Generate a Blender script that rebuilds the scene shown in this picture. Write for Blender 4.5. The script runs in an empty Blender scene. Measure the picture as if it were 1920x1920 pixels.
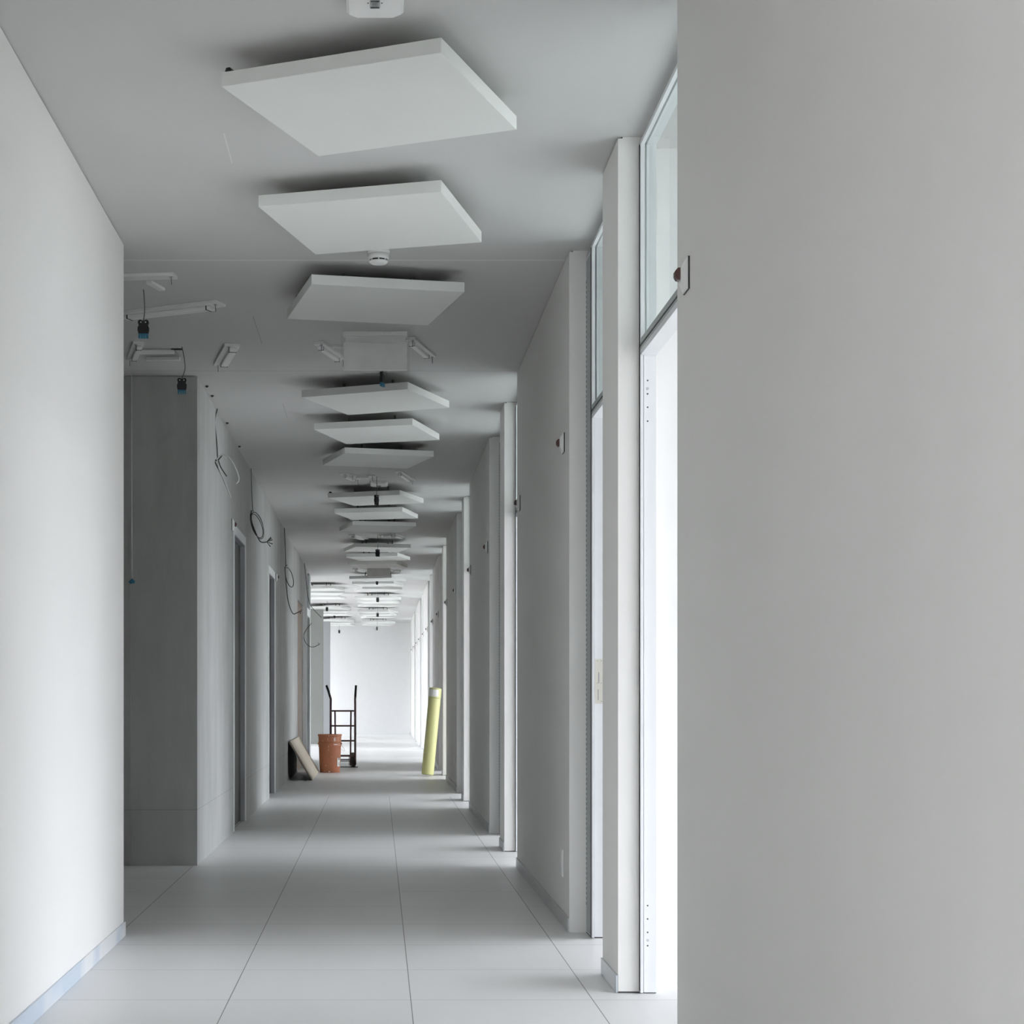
import bpy, bmesh, math, random
from mathutils import Vector, Matrix
random.seed(7)
sc = bpy.context.scene
COL = sc.collection
PI = math.pi
F, PX, PY, HC = 3150.0, 710.0, 1304.0, 1.004   # lens in pixels of a 1920 frame, eye height
ZC = 2.889                                     # ceiling height

# ------------------------------------------------------------------ materials
def newmat(name):
    m = bpy.data.materials.new(name); m.use_nodes = True
    return m, m.node_tree, m.node_tree.nodes['Principled BSDF']

def plain(name, col, rough=0.5, metal=0.0, spec=0.5, noise=0.0, nscale=8.0, bump=0.0, bscale=60.0, stretch=(1,1,1)):
    m, nt, p = newmat(name)
    p.inputs['Roughness'].default_value = rough
    p.inputs['Metallic'].default_value = metal
    p.inputs['Specular IOR Level'].default_value = spec
    tc = nt.nodes.new('ShaderNodeTexCoord')
    mp = nt.nodes.new('ShaderNodeMapping'); mp.inputs['Scale'].default_value = stretch
    nt.links.new(tc.outputs['Object'], mp.inputs['Vector'])
    n = nt.nodes.new('ShaderNodeTexNoise'); n.inputs['Scale'].default_value = nscale; n.inputs['Detail'].default_value = 4
    nt.links.new(mp.outputs['Vector'], n.inputs['Vector'])
    r = nt.nodes.new('ShaderNodeValToRGB')
    a = max(noise, 0.004)
    r.color_ramp.elements[0].position = 0.3; r.color_ramp.elements[1].position = 0.7
    r.color_ramp.elements[0].color = [max(0, c*(1-a)) for c in col] + [1]
    r.color_ramp.elements[1].color = [min(1, c*(1+a)) for c in col] + [1]
    nt.links.new(n.outputs['Fac'], r.inputs['Fac'])
    nt.links.new(r.outputs['Color'], p.inputs['Base Color'])
    if bump:
        n2 = nt.nodes.new('ShaderNodeTexNoise'); n2.inputs['Scale'].default_value = bscale
        nt.links.new(mp.outputs['Vector'], n2.inputs['Vector'])
        b = nt.nodes.new('ShaderNodeBump'); b.inputs['Strength'].default_value = bump; b.inputs['Distance'].default_value = 0.01
        nt.links.new(n2.outputs['Fac'], b.inputs['Height']); nt.links.new(b.outputs['Normal'], p.inputs['Normal'])
    return m

def math_node(nt, op, a, b=None, c=None):
    n = nt.nodes.new('ShaderNodeMath'); n.operation = op
    for i, v in enumerate((a, b, c)):
        if v is None: continue
        if isinstance(v, (int, float)): n.inputs[i].default_value = v
        else: nt.links.new(v, n.inputs[i])
    return n.outputs[0]

def line_mask(nt, coord, phase, spacing, width):
    """1 within width/2 of phase + k*spacing"""
    t = math_node(nt, 'SUBTRACT', coord, phase - spacing/2)
    t = math_node(nt, 'DIVIDE', t, spacing)
    t = math_node(nt, 'FRACT', t)
    t = math_node(nt, 'SUBTRACT', t, 0.5)
    t = math_node(nt, 'ABSOLUTE', t)
    return math_node(nt, 'LESS_THAN', t, width/2/spacing)

def mixcol(nt, fac, a, b):
    n = nt.nodes.new('ShaderNodeMix'); n.data_type = 'RGBA'
    if isinstance(fac, (int, float)): n.inputs['Factor'].default_value = fac
    else: nt.links.new(fac, n.inputs['Factor'])
    for nm, v in (('A', a), ('B', b)):
        s = [i for i in n.inputs if i.name == nm and i.type == 'RGBA'][0]
        if isinstance(v, (tuple, list)): s.default_value = list(v) + [1]
        else: nt.links.new(v, s)
    return [o for o in n.outputs if o.type == 'RGBA'][0]

def floor_mat():
    m, nt, p = newmat('raised_floor_tiles')
    tc = nt.nodes.new('ShaderNodeTexCoord'); sp = nt.nodes.new('ShaderNodeSeparateXYZ')
    nt.links.new(tc.outputs['Object'], sp.inputs[0])
    x, y = sp.outputs[0], sp.outputs[1]
    lx = math_node(nt, 'MULTIPLY', line_mask(nt, x, 0.106, 0.6, 0.0034), math_node(nt, 'LESS_THAN', y, 16.7))
    ly = math_node(nt, 'MULTIPLY', line_mask(nt, y, 5.54, 0.612, 0.0055), math_node(nt, 'LESS_THAN', y, 14.0))
    # each tile its own shade
    cx = math_node(nt, 'FLOOR', math_node(nt, 'DIVIDE', math_node(nt, 'SUBTRACT', x, 0.106), 0.6))
    cy = math_node(nt, 'FLOOR', math_node(nt, 'DIVIDE', math_node(nt, 'SUBTRACT', y, 5.54), 0.605))
    cb = nt.nodes.new('ShaderNodeCombineXYZ'); nt.links.new(cx, cb.inputs[0]); nt.links.new(cy, cb.inputs[1])
    wn = nt.nodes.new('ShaderNodeTexWhiteNoise'); wn.noise_dimensions = '3D'; nt.links.new(cb.outputs[0], wn.inputs['Vector'])
    base = mixcol(nt, wn.outputs['Value'], FLOOR_A, FLOOR_B)
    n = nt.nodes.new('ShaderNodeTexNoise'); n.inputs['Scale'].default_value = 2.2; n.inputs['Detail'].default_value = 6
    nt.links.new(tc.outputs['Object'], n.inputs['Vector'])
    dust = math_node(nt, 'MULTIPLY', math_node(nt, 'SUBTRACT', n.outputs['Fac'], 0.4), 0.45)
    dustc = nt.nodes.new('ShaderNodeClamp'); nt.links.new(dust, dustc.inputs[0])
    base = mixcol(nt, dustc.outputs[0], base, (0.86, 0.855, 0.84))
    nv = nt.nodes.new('ShaderNodeTexVoronoi'); nv.inputs['Scale'].default_value = 0.9
    nt.links.new(tc.outputs['Object'], nv.inputs['Vector'])
    base = mixcol(nt, math_node(nt, 'MULTIPLY', math_node(nt, 'LESS_THAN', nv.outputs['Distance'], 0.012), 0.7), base, (0.2, 0.19, 0.18))
    base = mixcol(nt, math_node(nt, 'MULTIPLY', ly, 0.55), base, (0.28, 0.28, 0.28))
    base = mixcol(nt, math_node(nt, 'MULTIPLY', lx, 0.85), base, (0.16, 0.16, 0.16))
    nt.links.new(base, p.inputs['Base Color'])
    p.inputs['Roughness'].default_value = 0.42
    p.inputs['Specular IOR Level'].default_value = 0.35
    return m

def ceiling_mat():
    m, nt, p = newmat('plasterboard_ceiling')
    tc = nt.nodes.new('ShaderNodeTexCoord'); sp = nt.nodes.new('ShaderNodeSeparateXYZ')
    nt.links.new(tc.outputs['Object'], sp.inputs[0])
    x, y = sp.outputs[0], sp.outputs[1]
    n = nt.nodes.new('ShaderNodeTexNoise'); n.inputs['Scale'].default_value = 1.3; n.inputs['Detail'].default_value = 3
    nt.links.new(tc.outputs['Object'], n.inputs['Vector'])
    base = mixcol(nt, n.outputs['Fac'], CEIL_A, CEIL_B)
    far = math_node(nt, 'GREATER_THAN', y, 9.0)
    l1 = line_mask(nt, y, 8.87, 5.13, 0.008)
    l2 = line_mask(nt, y, 9.76, 5.13, 0.008)
    ls = math_node(nt, 'MULTIPLY', math_node(nt, 'MAXIMUM', l1, l2), math_node(nt, 'MULTIPLY', far, 0.55))
    base = mixcol(nt, ls, base, (0.25, 0.25, 0.25))
    # one long filled joint along the corridor, seen in pieces
    for xx, ya, yb_, tone in ((-0.519, 5.63, 5.95, (0.85, 0.85, 0.8)), (-0.625, 8.34, 9.01, (0.3, 0.3, 0.3)), (-0.62, 10.86, 11.44, (0.3, 0.3, 0.3))):
        m1 = math_node(nt, 'LESS_THAN', math_node(nt, 'ABSOLUTE', math_node(nt, 'SUBTRACT', x, xx)), 0.0022)
        m2 = math_node(nt, 'LESS_THAN', math_node(nt, 'ABSOLUTE', math_node(nt, 'SUBTRACT', y, (ya+yb_)/2)), (yb_-ya)/2)
        base = mixcol(nt, math_node(nt, 'MULTIPLY', math_node(nt, 'MULTIPLY', m1, m2), 0.5), base, tone)
    # pale filled joint across
    acr = math_node(nt, 'LESS_THAN', math_node(nt, 'ABSOLUTE', math_node(nt, 'SUBTRACT', y, 7.277)), 0.012)
    base = mixcol(nt, math_node(nt, 'MULTIPLY', acr, 0.35), base, (0.92, 0.92, 0.90))
    nt.links.new(base, p.inputs['Base Color']); p.inputs['Roughness'].default_value = 0.8
    p.inputs['Specular IOR Level'].default_value = 0.2
    return m

def concrete_mat():
    m, nt, p = newmat('cast_concrete')
    tc = nt.nodes.new('ShaderNodeTexCoord')
    mp = nt.nodes.new('ShaderNodeMapping'); mp.inputs['Scale'].default_value = (1.6, 1.1, 0.35)
    nt.links.new(tc.outputs['Object'], mp.inputs['Vector'])
    n = nt.nodes.new('ShaderNodeTexNoise'); n.inputs['Scale'].default_value = 2.0; n.inputs['Detail'].default_value = 8; n.inputs['Roughness'].default_value = 0.62
    nt.links.new(mp.outputs['Vector'], n.inputs['Vector'])
    n2 = nt.nodes.new('ShaderNodeTexNoise'); n2.inputs['Scale'].default_value = 1.1; n2.inputs['Detail'].default_value = 5
    nt.links.new(tc.outputs['Object'], n2.inputs['Vector'])
    r = nt.nodes.new('ShaderNodeValToRGB')
    r.color_ramp.elements[0].position = 0.32; r.color_ramp.elements[0].color = (*CONC_A, 1)
    r.color_ramp.elements[1].position = 0.68; r.color_ramp.elements[1].color = (*CONC_B, 1)
    nt.links.new(n.outputs['Fac'], r.inputs['Fac'])
    sp = nt.nodes.new('ShaderNodeSeparateXYZ'); nt.links.new(tc.outputs['Object'], sp.inputs[0])
    s = math_node(nt, 'MULTIPLY', math_node(nt, 'SUBTRACT', n2.outputs['Fac'], 0.45), 1.1)
    cl = nt.nodes.new('ShaderNodeClamp'); nt.links.new(s, cl.inputs[0])
    col = mixcol(nt, cl.outputs[0], r.outputs['Color'], CONC_C)
    # formwork joints
    j1 = line_mask(nt, sp.outputs[1], 16.0, 2.0, 0.012)
    j2 = line_mask(nt, sp.outputs[2], 0.33, 2.6, 0.006)
    j = math_node(nt, 'MULTIPLY', math_node(nt, 'MAXIMUM', j1, j2), 0.35)
    col = mixcol(nt, j, col, (0.2, 0.2, 0.19))
    nt.links.new(col, p.inputs['Base Color'])
    p.inputs['Roughness'].default_value = 0.75
    n3 = nt.nodes.new('ShaderNodeTexNoise'); n3.inputs['Scale'].default_value = 30
    nt.links.new(tc.outputs['Object'], n3.inputs['Vector'])
    b = nt.nodes.new('ShaderNodeBump'); b.inputs['Strength'].default_value = 0.12; b.inputs['Distance'].default_value = 0.01
    nt.links.new(n3.outputs['Fac'], b.inputs['Height']); nt.links.new(b.outputs['Normal'], p.inputs['Normal'])
    return m

def glass_mat(name, tint, gloss=0.25, rough=0.02):
    m = bpy.data.materials.new(name); m.use_nodes = True
    nt = m.node_tree; nt.nodes.clear()
    out = nt.nodes.new('ShaderNodeOutputMaterial')
    tr = nt.nodes.new('ShaderNodeBsdfTransparent'); tr.inputs[0].default_value = (*tint, 1)
    gl = nt.nodes.new('ShaderNodeBsdfGlossy'); gl.inputs['Roughness'].default_value = rough
    fr = nt.nodes.new('ShaderNodeFresnel'); fr.inputs[0].default_value = 1.45
    ge = nt.nodes.new('ShaderNodeNewGeometry')
    f = math_node(nt, 'MULTIPLY', math_node(nt, 'MULTIPLY', fr.outputs[0], gloss*4), math_node(nt, 'SUBTRACT', 1.0, ge.outputs['Backfacing']))
    mx = nt.nodes.new('ShaderNodeMixShader')
    nt.links.new(f, mx.inputs[0]); nt.links.new(tr.outputs[0], mx.inputs[1]); nt.links.new(gl.outputs[0], mx.inputs[2])
    nt.links.new(mx.outputs[0], out.inputs[0])
    return m

def film_mat():
    m = bpy.data.materials.new('plastic_film'); m.use_nodes = True
    nt = m.node_tree; nt.nodes.clear()
    out = nt.nodes.new('ShaderNodeOutputMaterial')
    tr = nt.nodes.new('ShaderNodeBsdfTransparent'); tr.inputs[0].default_value = (0.97, 0.97, 0.97, 1)
    p = nt.nodes.new('ShaderNodeBsdfPrincipled'); p.inputs['Base Color'].default_value = (0.8, 0.8, 0.8, 1); p.inputs['Roughness'].default_value = 0.15
    tc = nt.nodes.new('ShaderNodeTexCoord'); n = nt.nodes.new('ShaderNodeTexNoise'); n.inputs['Scale'].default_value = 9
    nt.links.new(tc.outputs['Object'], n.inputs['Vector'])
    b = nt.nodes.new('ShaderNodeBump'); b.inputs['Strength'].default_value = 0.9; b.inputs['Distance'].default_value = 0.02
    nt.links.new(n.outputs['Fac'], b.inputs['Height']); nt.links.new(b.outputs['Normal'], p.inputs['Normal'])
    mx = nt.nodes.new('ShaderNodeMixShader')
    f = math_node(nt, 'MULTIPLY', n.outputs['Fac'], 0.22)
    nt.links.new(f, mx.inputs[0]); nt.links.new(tr.outputs[0], mx.inputs[1]); nt.links.new(p.outputs[0], mx.inputs[2])
    nt.links.new(mx.outputs[0], out.inputs[0])
    return m

def baseboard_mat():
    m, nt, p = newmat('filmed_baseboard')
    tc = nt.nodes.new('ShaderNodeTexCoord'); n = nt.nodes.new('ShaderNodeTexNoise'); n.inputs['Scale'].default_value = 2.5; n.inputs['Detail'].default_value = 2
    nt.links.new(tc.outputs['Object'], n.inputs['Vector'])
    r = nt.nodes.new('ShaderNodeValToRGB')
    r.color_ramp.elements[0].position = 0.40; r.color_ramp.elements[0].color = (0.56, 0.64, 0.73, 1)
    r.color_ramp.elements[1].position = 0.55; r.color_ramp.elements[1].color = (0.78, 0.80, 0.81, 1)
    nt.links.new(n.outputs['Fac'], r.inputs['Fac']); nt.links.new(r.outputs['Color'], p.inputs['Base Color'])
    p.inputs['Roughness'].default_value = 0.35
    return m

FLOOR_A, FLOOR_B = (0.78, 0.777, 0.77), (0.815, 0.812, 0.805)
CEIL_A, CEIL_B = (0.61, 0.604, 0.592), (0.65, 0.644, 0.632)
CONC_A, CONC_B, CONC_C = (0.40, 0.405, 0.39), (0.52, 0.525, 0.51), (0.45, 0.46, 0.44)
M = {
 'wall': plain('white_painted_plaster', (0.825, 0.816, 0.79), 0.7, noise=0.015, nscale=1.5, bump=0.03, bscale=180, spec=0.3),
 'room': plain('white_room_paint', (0.78, 0.78, 0.77), 0.8, noise=0.01, spec=0.2),
 'gap': plain('shadow_gap_dark', (0.06, 0.06, 0.06), 0.9),
 'floor': floor_mat(), 'ceiling': ceiling_mat(), 'concrete': concrete_mat(),
 'frame': plain('pale_aluminium_frame', (0.80, 0.82, 0.83), 0.35, metal=0.0, spec=0.6),
 'seal': plain('grey_seal_strip', (0.43, 0.46, 0.455), 0.7, noise=0.15, nscale=300),
 'base': baseboard_mat(),
 'base_grey': plain('grey_baseboard', (0.60, 0.605, 0.605), 0.4, noise=0.08, nscale=2),
 'pillar_dark': plain('grey_pillar_concrete', (0.25, 0.255, 0.24), 0.8, noise=0.06, nscale=2, stretch=(1, 1, 0.4)),
 'pillar_pale': plain('pale_pillar_concrete', (0.36, 0.37, 0.38), 0.8, noise=0.05, nscale=2, stretch=(1, 1, 0.4)),
 'panel': plain('white_acoustic_panel', (0.80, 0.81, 0.78), 0.8, noise=0.012, nscale=3, bump=0.02, bscale=300, spec=0.2),
 'metal': plain('galvanised_metal', (0.55, 0.56, 0.56), 0.4, metal=0.7, noise=0.05),
 'white_metal': plain('white_lacquered_metal', (0.82, 0.82, 0.80), 0.4),
 'white': plain('white_plastic', (0.88, 0.88, 0.86), 0.4),
 'black': plain('black_plastic', (0.018, 0.018, 0.02), 0.45),
 'dark': plain('dark_metal', (0.05, 0.05, 0.05), 0.5),
 'blue': plain('blue_connector_plastic', (0.04, 0.20, 0.31), 0.45),
 'brownlens': plain('brown_sensor_lens', (0.10, 0.045, 0.04), 0.25),
 'cable_grey': plain('dark_grey_cable', (0.07, 0.07, 0.065), 0.5),
 'cable_pale': plain('pale_grey_cable', (0.82, 0.83, 0.80), 0.5),
 'cord': plain('grey_cord', (0.14, 0.15, 0.14), 0.5),
 'leaf': plain('anthracite_door_leaf', (0.035, 0.038, 0.035), 0.5),
 'jambgrey': plain('grey_door_lining', (0.36, 0.365, 0.38), 0.45, noise=0.12, nscale=3),
 'wood': plain('brown_veneer_door', (0.31, 0.215, 0.15), 0.55, noise=0.12, nscale=6, stretch=(1, 8, 0.6)),
 'board': plain('beige_pressed_board', (0.47, 0.42, 0.33), 0.75, noise=0.06, nscale=10),
 'terracotta': plain('orange_plastic_bucket', (0.44, 0.165, 0.082), 0.5, noise=0.08, nscale=12),
 'paint': plain('white_paint_marks', (0.80, 0.79, 0.76), 0.6),
 'lime': plain('lime_yellow_wrap', (0.60, 0.60, 0.27), 0.35, noise=0.04, nscale=4),
 'rust': plain('brown_lacquered_steel', (0.15, 0.085, 0.08), 0.45, noise=0.2, nscale=20),
 'rubber': plain('grey_rubber', (0.17, 0.165, 0.15), 0.7),
 'glass': glass_mat('greenish_pane', (0.92, 0.955, 0.945), 0.12),
 'clear': glass_mat('clear_pane', (0.97, 0.97, 0.97), 0.2),
 'film': film_mat(), 'film_glint': plain('film_glint_white', (0.85, 0.85, 0.85), 0.2),
}

# ------------------------------------------------------------------ mesh helpers
class MB:
    def __init__(s): s.bm = bmesh.new(); s.mats = []; s.cur = 0
    def mat(s, m):
        if m not in s.mats: s.mats.append(m)
        s.cur = s.mats.index(m); return s
    def _tag(s, faces):
        for f in faces: f.material_index = s.cur
    def box(s, x0, x1, y0, y1, z0, z1):
        v = [s.bm.verts.new(p) for p in ((x0,y0,z0),(x1,y0,z0),(x1,y1,z0),(x0,y1,z0),(x0,y0,z1),(x1,y0,z1),(x1,y1,z1),(x0,y1,z1))]
        fs = [s.bm.faces.new([v[i] for i in q]) for q in ((0,3,2,1),(4,5,6,7),(0,1,5,4),(1,2,6,5),(2,3,7,6),(3,0,4,7))]
        s._tag(fs); return s
    def obox(s, c, sx, sy, sz, rz=0.0):
        c = Vector(c); R = Matrix.Rotation(rz, 3, 'Z')
        pts = [c + R @ Vector((a*sx/2, b*sy/2, d*sz/2)) for d in (-1,1) for (a,b) in ((-1,-1),(1,-1),(1,1),(-1,1))]
        v = [s.bm.verts.new(p) for p in pts]
        fs = [s.bm.faces.new([v[i] for i in q]) for q in ((0,3,2,1),(4,5,6,7),(0,1,5,4),(1,2,6,5),(2,3,7,6),(3,0,4,7))]
        s._tag(fs); return s
    def prism(s, pts, vec):
        """extrude a planar polygon by vec"""
        vec = Vector(vec)
        a = [s.bm.verts.new(p) for p in pts]; b = [s.bm.verts.new(Vector(p)+vec) for p in pts]
        fs = [s.bm.faces.new(a), s.bm.faces.new(b[::-1])]
        n = len(pts)
        for i in range(n): fs.append(s.bm.faces.new((a[(i+1)%n], a[i], b[i], b[(i+1)%n])))
        s._tag(fs); return s
    def tube(s, pts, r, n=8, closed=False):
        pts = [Vector(p) for p in pts]; rings = []
        up = None; N = len(pts)
        for i, p in enumerate(pts):
            if closed: d = pts[(i+1) % N] - pts[i-1]
            else: d = pts[min(i+1, N-1)] - pts[max(i-1, 0)]
            d.normalize()
            if up is None:
                up = d.orthogonal().normalized()
            else:
                up = (up - d*up.dot(d)); up = up.normalized() if up.length > 1e-6 else d.orthogonal().normalized()
            sd = d.cross(up)
            rr = r[i] if isinstance(r, (list, tuple)) else r
            rings.append([s.bm.verts.new(p + (up*math.cos(2*PI*k/n) + sd*math.sin(2*PI*k/n))*rr) for k in range(n)])
        fs = []
        for i in range(N if closed else N-1):
            A, B = rings[i], rings[(i+1) % N]
            for k in range(n): fs.append(s.bm.faces.new((A[k], A[(k+1)%n], B[(k+1)%n], B[k])))
        if not closed: fs += [s.bm.faces.new(rings[0][::-1]), s.bm.faces.new(rings[-1])]
        for f in fs: f.smooth = True
        s._tag(fs); return s
    def lathe(s, prof, n=48, axis='Z', c=(0,0,0), smooth=True):
        c = Vector(c); rings = []
        for (r, h) in prof:
            ring = []
            for k in range(n):
                a = 2*PI*k/n; u, w = math.cos(a)*max(r, 1e-4), math.sin(a)*max(r, 1e-4)
                p = {'Z': (u, w, h), 'X': (h, u, w), 'Y': (w, h, u)}[axis]
                ring.append(s.bm.verts.new(c + Vector(p)))
            rings.append(ring)
        fs = []
        for A, B in zip(rings, rings[1:]):
            for k in range(n): fs.append(s.bm.faces.new((A[k], A[(k+1)%n], B[(k+1)%n], B[k])))
        for f in fs: f.smooth = smooth
        fs += [s.bm.faces.new(rings[0][::-1]), s.bm.faces.new(rings[-1])]
        s._tag(fs); return s
    def build(s, name, mat=None, parent=None, loc=None, bevel=0.0, autosmooth=False):
        bmesh.ops.recalc_face_normals(s.bm, faces=s.bm.faces)
        me = bpy.data.meshes.new(name); s.bm.to_mesh(me); s.bm.free()
        if s.mats:
            for m in s.mats: me.materials.append(M[m])
        else: me.materials.append(M[mat])
        if autosmooth: me.set_sharp_from_angle(angle=math.radians(35))
        o = bpy.data.objects.new(name, me); COL.objects.link(o)
        if parent: o.parent = parent
        if loc is not None: o.location = loc
        if bevel:
            b = o.modifiers.new('bevel', 'BEVEL'); b.width = bevel; b.segments = 2; b.limit_method = 'ANGLE'
            b.harden_normals = False
        return o

def spline(pts, n=8):
    P = [Vector(p) for p in pts]; out = []
    Q = [2*P[0]-P[1]] + P + [2*P[-1]-P[-2]]
    for i in range(1, len(Q)-2):
        for k in range(n):
            t = k/n
            out.append(0.5*((2*Q[i]) + (Q[i+1]-Q[i-1])*t + (2*Q[i-1]-5*Q[i]+4*Q[i+1]-Q[i+2])*t*t + (3*Q[i]-Q[i-1]-3*Q[i+1]+Q[i+2])*t**3))
    out.append(P[-1]); return out

def thing(name, label, cat, loc=(0,0,0), rz=0.0, group=None):
    o = bpy.data.objects.new(name, None); COL.objects.link(o); o.empty_display_size = 0.1
    o.location = loc; o.rotation_euler = (0, 0, rz); o['label'] = label; o['category'] = cat
    if group: o['group'] = group
    return o
def tag(o, label, cat, group=None, kind=None):
    o['label'] = label; o['category'] = cat
    if group: o['group'] = group
    if kind: o['kind'] = kind
    return o
def dup(root, loc, rz, label, group=None, scale=None):
    r = root.copy(); COL.objects.link(r); r.location = loc; r.rotation_euler = (0, 0, rz); r['label'] = label
    if group: r['group'] = group
    if scale: r.scale = scale
    for ch in [o for o in KIDS(root)]:
        c = ch.copy(); COL.objects.link(c); c.parent = r
        for g in KIDS(ch):
            d = g.copy(); COL.objects.link(d); d.parent = c
    return r
def KIDS(o): return [x for x in bpy.data.objects if x.parent == o]
def struct(o, label=None, cat=None):
    o['kind'] = 'structure'
    if label: o['label'] = label
    if cat: o['category'] = cat
    return o
def sempty(name, loc, label, cat):
    return struct(thing(name, label, cat, loc), label, cat)
def at(px, py, Y): return Vector(((px-PX)/F*Y, Y, HC-(py-PY)/F*Y))

ORD = ['first', 'second', 'third', 'fourth', 'fifth', 'sixth', 'seventh', 'eighth', 'ninth']

# ------------------------------------------------------------------ shell
XL, XC, XR, XRB = -1.064, -1.070, 0.808, 0.936    # left wall, concrete core, right wall face and its room side
YB, YE = -3.7, 43.4
PER = 5.13
XW = 5.4                                           # window front of the rooms
XLO = -5.2                                         # left end of the open area
struct(MB().box(XLO-0.3, XW+0.3, YB-0.3, YE+0.3, -0.2, 0).build('floor', 'floor'), 'pale grey raised floor of square tiles with thin dark joints', 'floor')
struct(MB().box(XLO-0.3, XW+0.3, YB-0.3, YE+0.3, ZC, ZC+0.2).build('ceiling', 'ceiling'), 'smooth grey-white plasterboard ceiling with fine joints', 'ceiling')

def gapwall(x0, x1, y0, y1, name, label, mat='wall', ins=0.012):
    h = 0.005
    b = MB().mat(mat).box(x0, x1, y0, y1, 0, ZC-h)
    b.box(x0+ins+0.003, x1-ins-0.003, y0, y1, ZC-h, ZC)
    b.mat('gap').box(x0+ins, x0+ins+0.003, y0, y1, ZC-h, ZC).box(x1-ins-0.003, x1-ins, y0, y1, ZC-h, ZC)
    return struct(b.build(name), label, 'wall')

gapwall(-4.2, XL, YB, 7.01, 'wall_left', 'bright white plastered near wall on the left, ending at the lobby opening')
struct(MB().box(-4.35, -4.2, 7.01, 9.91, 0, ZC).build('wall_lobby', 'wall'), 'rear wall of the side lobby', 'wall')
struct(MB().box(XLO, XL, YB-0.15, YB, 0, ZC).box(XR, XW, YB-0.15, YB, 0, ZC).build('wall_back', 'wall'), 'wall closing the corridor behind the viewer', 'wall')
struct(MB().box(XLO, XW, YE, YE+0.15, 0, ZC).build('wall_end', 'room'), 'bright white end wall of the corridor', 'wall')

# concrete core with door recesses
REC = 0.043
OPEN = [(12.42, 13.42, 2.20), (16.34, 17.24, 2.20), (22.05, 23.8, 2.27), (24.98, 25.95, ZC)]
b = MB().mat('concrete')
b.box(-3.6, XC-REC, 9.91, 24.4, 0, ZC-0.002)
b.box(XLO, XC-REC, 24.4, 26.5, 0, ZC-0.002)
ys = 9.91
for (a, c, h) in OPEN:
    b.box(XC-REC, XC, ys, a, 0, ZC-0.002)
    if h < ZC-0.01: b.box(XC-REC, XC, a, c, h, ZC-0.002)
    ys = c
b.box(XC-REC, XC, ys, 26.5, 0, ZC-0.002)
struct(b.build('wall_core_left'), 'raw grey concrete wall with streaks, standing out beyond the lobby', 'wall')
# closing wall of the lobby behind the core
struct(MB().box(-4.35, -3.6, 9.91, 10.1, 0, ZC).build('wall_lobby_side', 'concrete'), 'concrete wall at the side of the lobby', 'wall')
# grey joint line and stain edge on the concrete block
struct(MB().box(-1.47, -1.462, 9.902, 9.91, 0.0, ZC-0.03).build('trim_1', 'concrete'), 'thin vertical batten on the dark concrete face', 'trim')

# the two pillars of the open area
for i, (y0, xr, lab) in enumerate(((34.7, -1.157, 'grey concrete pillar standing in the open area'), (40.4, -1.18, 'paler pillar beyond the grey one, by the end wall'))):
    struct(MB().box(xr-0.75, xr, y0, y0+0.5, 0, ZC-0.002).build('wall_pillar_left', 'pillar_dark' if i == 0 else 'pillar_pale'), lab, 'pillar')

# right side: long wall pieces, piers, doors
segs = []
for k in range(-1, 8):
    P0 = 5.67 + PER*k
    w0 = (7.12 + PER*k) if k > -1 else 1.99
    w1 = 9.80 + PER*k if k > -1 else 4.545
    segs.append((P0, P0+0.39, w0, min(w1, YE)))
gapwall(XR, XRB, YB, -0.59, 'wall_right', 'white wall piece behind the viewer')
nm_wall = ['blank light grey wall filling the photo edge'] + ['white corridor wall piece %s beyond the blank near wall' % o for o in ORD]
for i, (p0, p1, w0, w1) in enumerate(segs):
    if w1 > w0 + 0.05:
        gapwall(XR, XRB, w0, w1, 'wall_right', nm_wall[i])
        struct(MB().box(XR-0.007, XR, w0+0.002 if w0 > YB else w0, w1-0.002, 0, 0.06).build('baseboard_right', 'base_grey', bevel=0.002), 'thin grey baseboard along a right wall piece', 'baseboard')
    gapwall(XR, XRB, p0, p1, 'wall_pier_right', 'narrow white pier %s from the viewer between two doorways' % ORD[i])
    struct(MB().box(XR-0.007, XR, p0+0.002, p1-0.002, 0, 0.06).build('baseboard_pier', 'base' if i == 1 else 'base_grey', bevel=0.002), 'short baseboard on a narrow pier', 'baseboard')
    struct(MB().box(XRB, XW, p0+0.12, p0+0.27, 0, ZC).build('wall_partition', 'room'), 'bright white partition between two rooms', 'wall')
struct(MB().box(XL, XL+0.008, YB, 7.016, 0, 0.06).mat('base').build('baseboard_left', 'base', bevel=0.002), 'pale blue film-covered baseboard of the near left wall', 'baseboard')
struct(MB().box(XL-0.25, XL+0.008, 7.01, 7.018, 0, 0.06).build('baseboard_left', 'base'), 'end return of the near left baseboard', 'baseboard')

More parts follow.
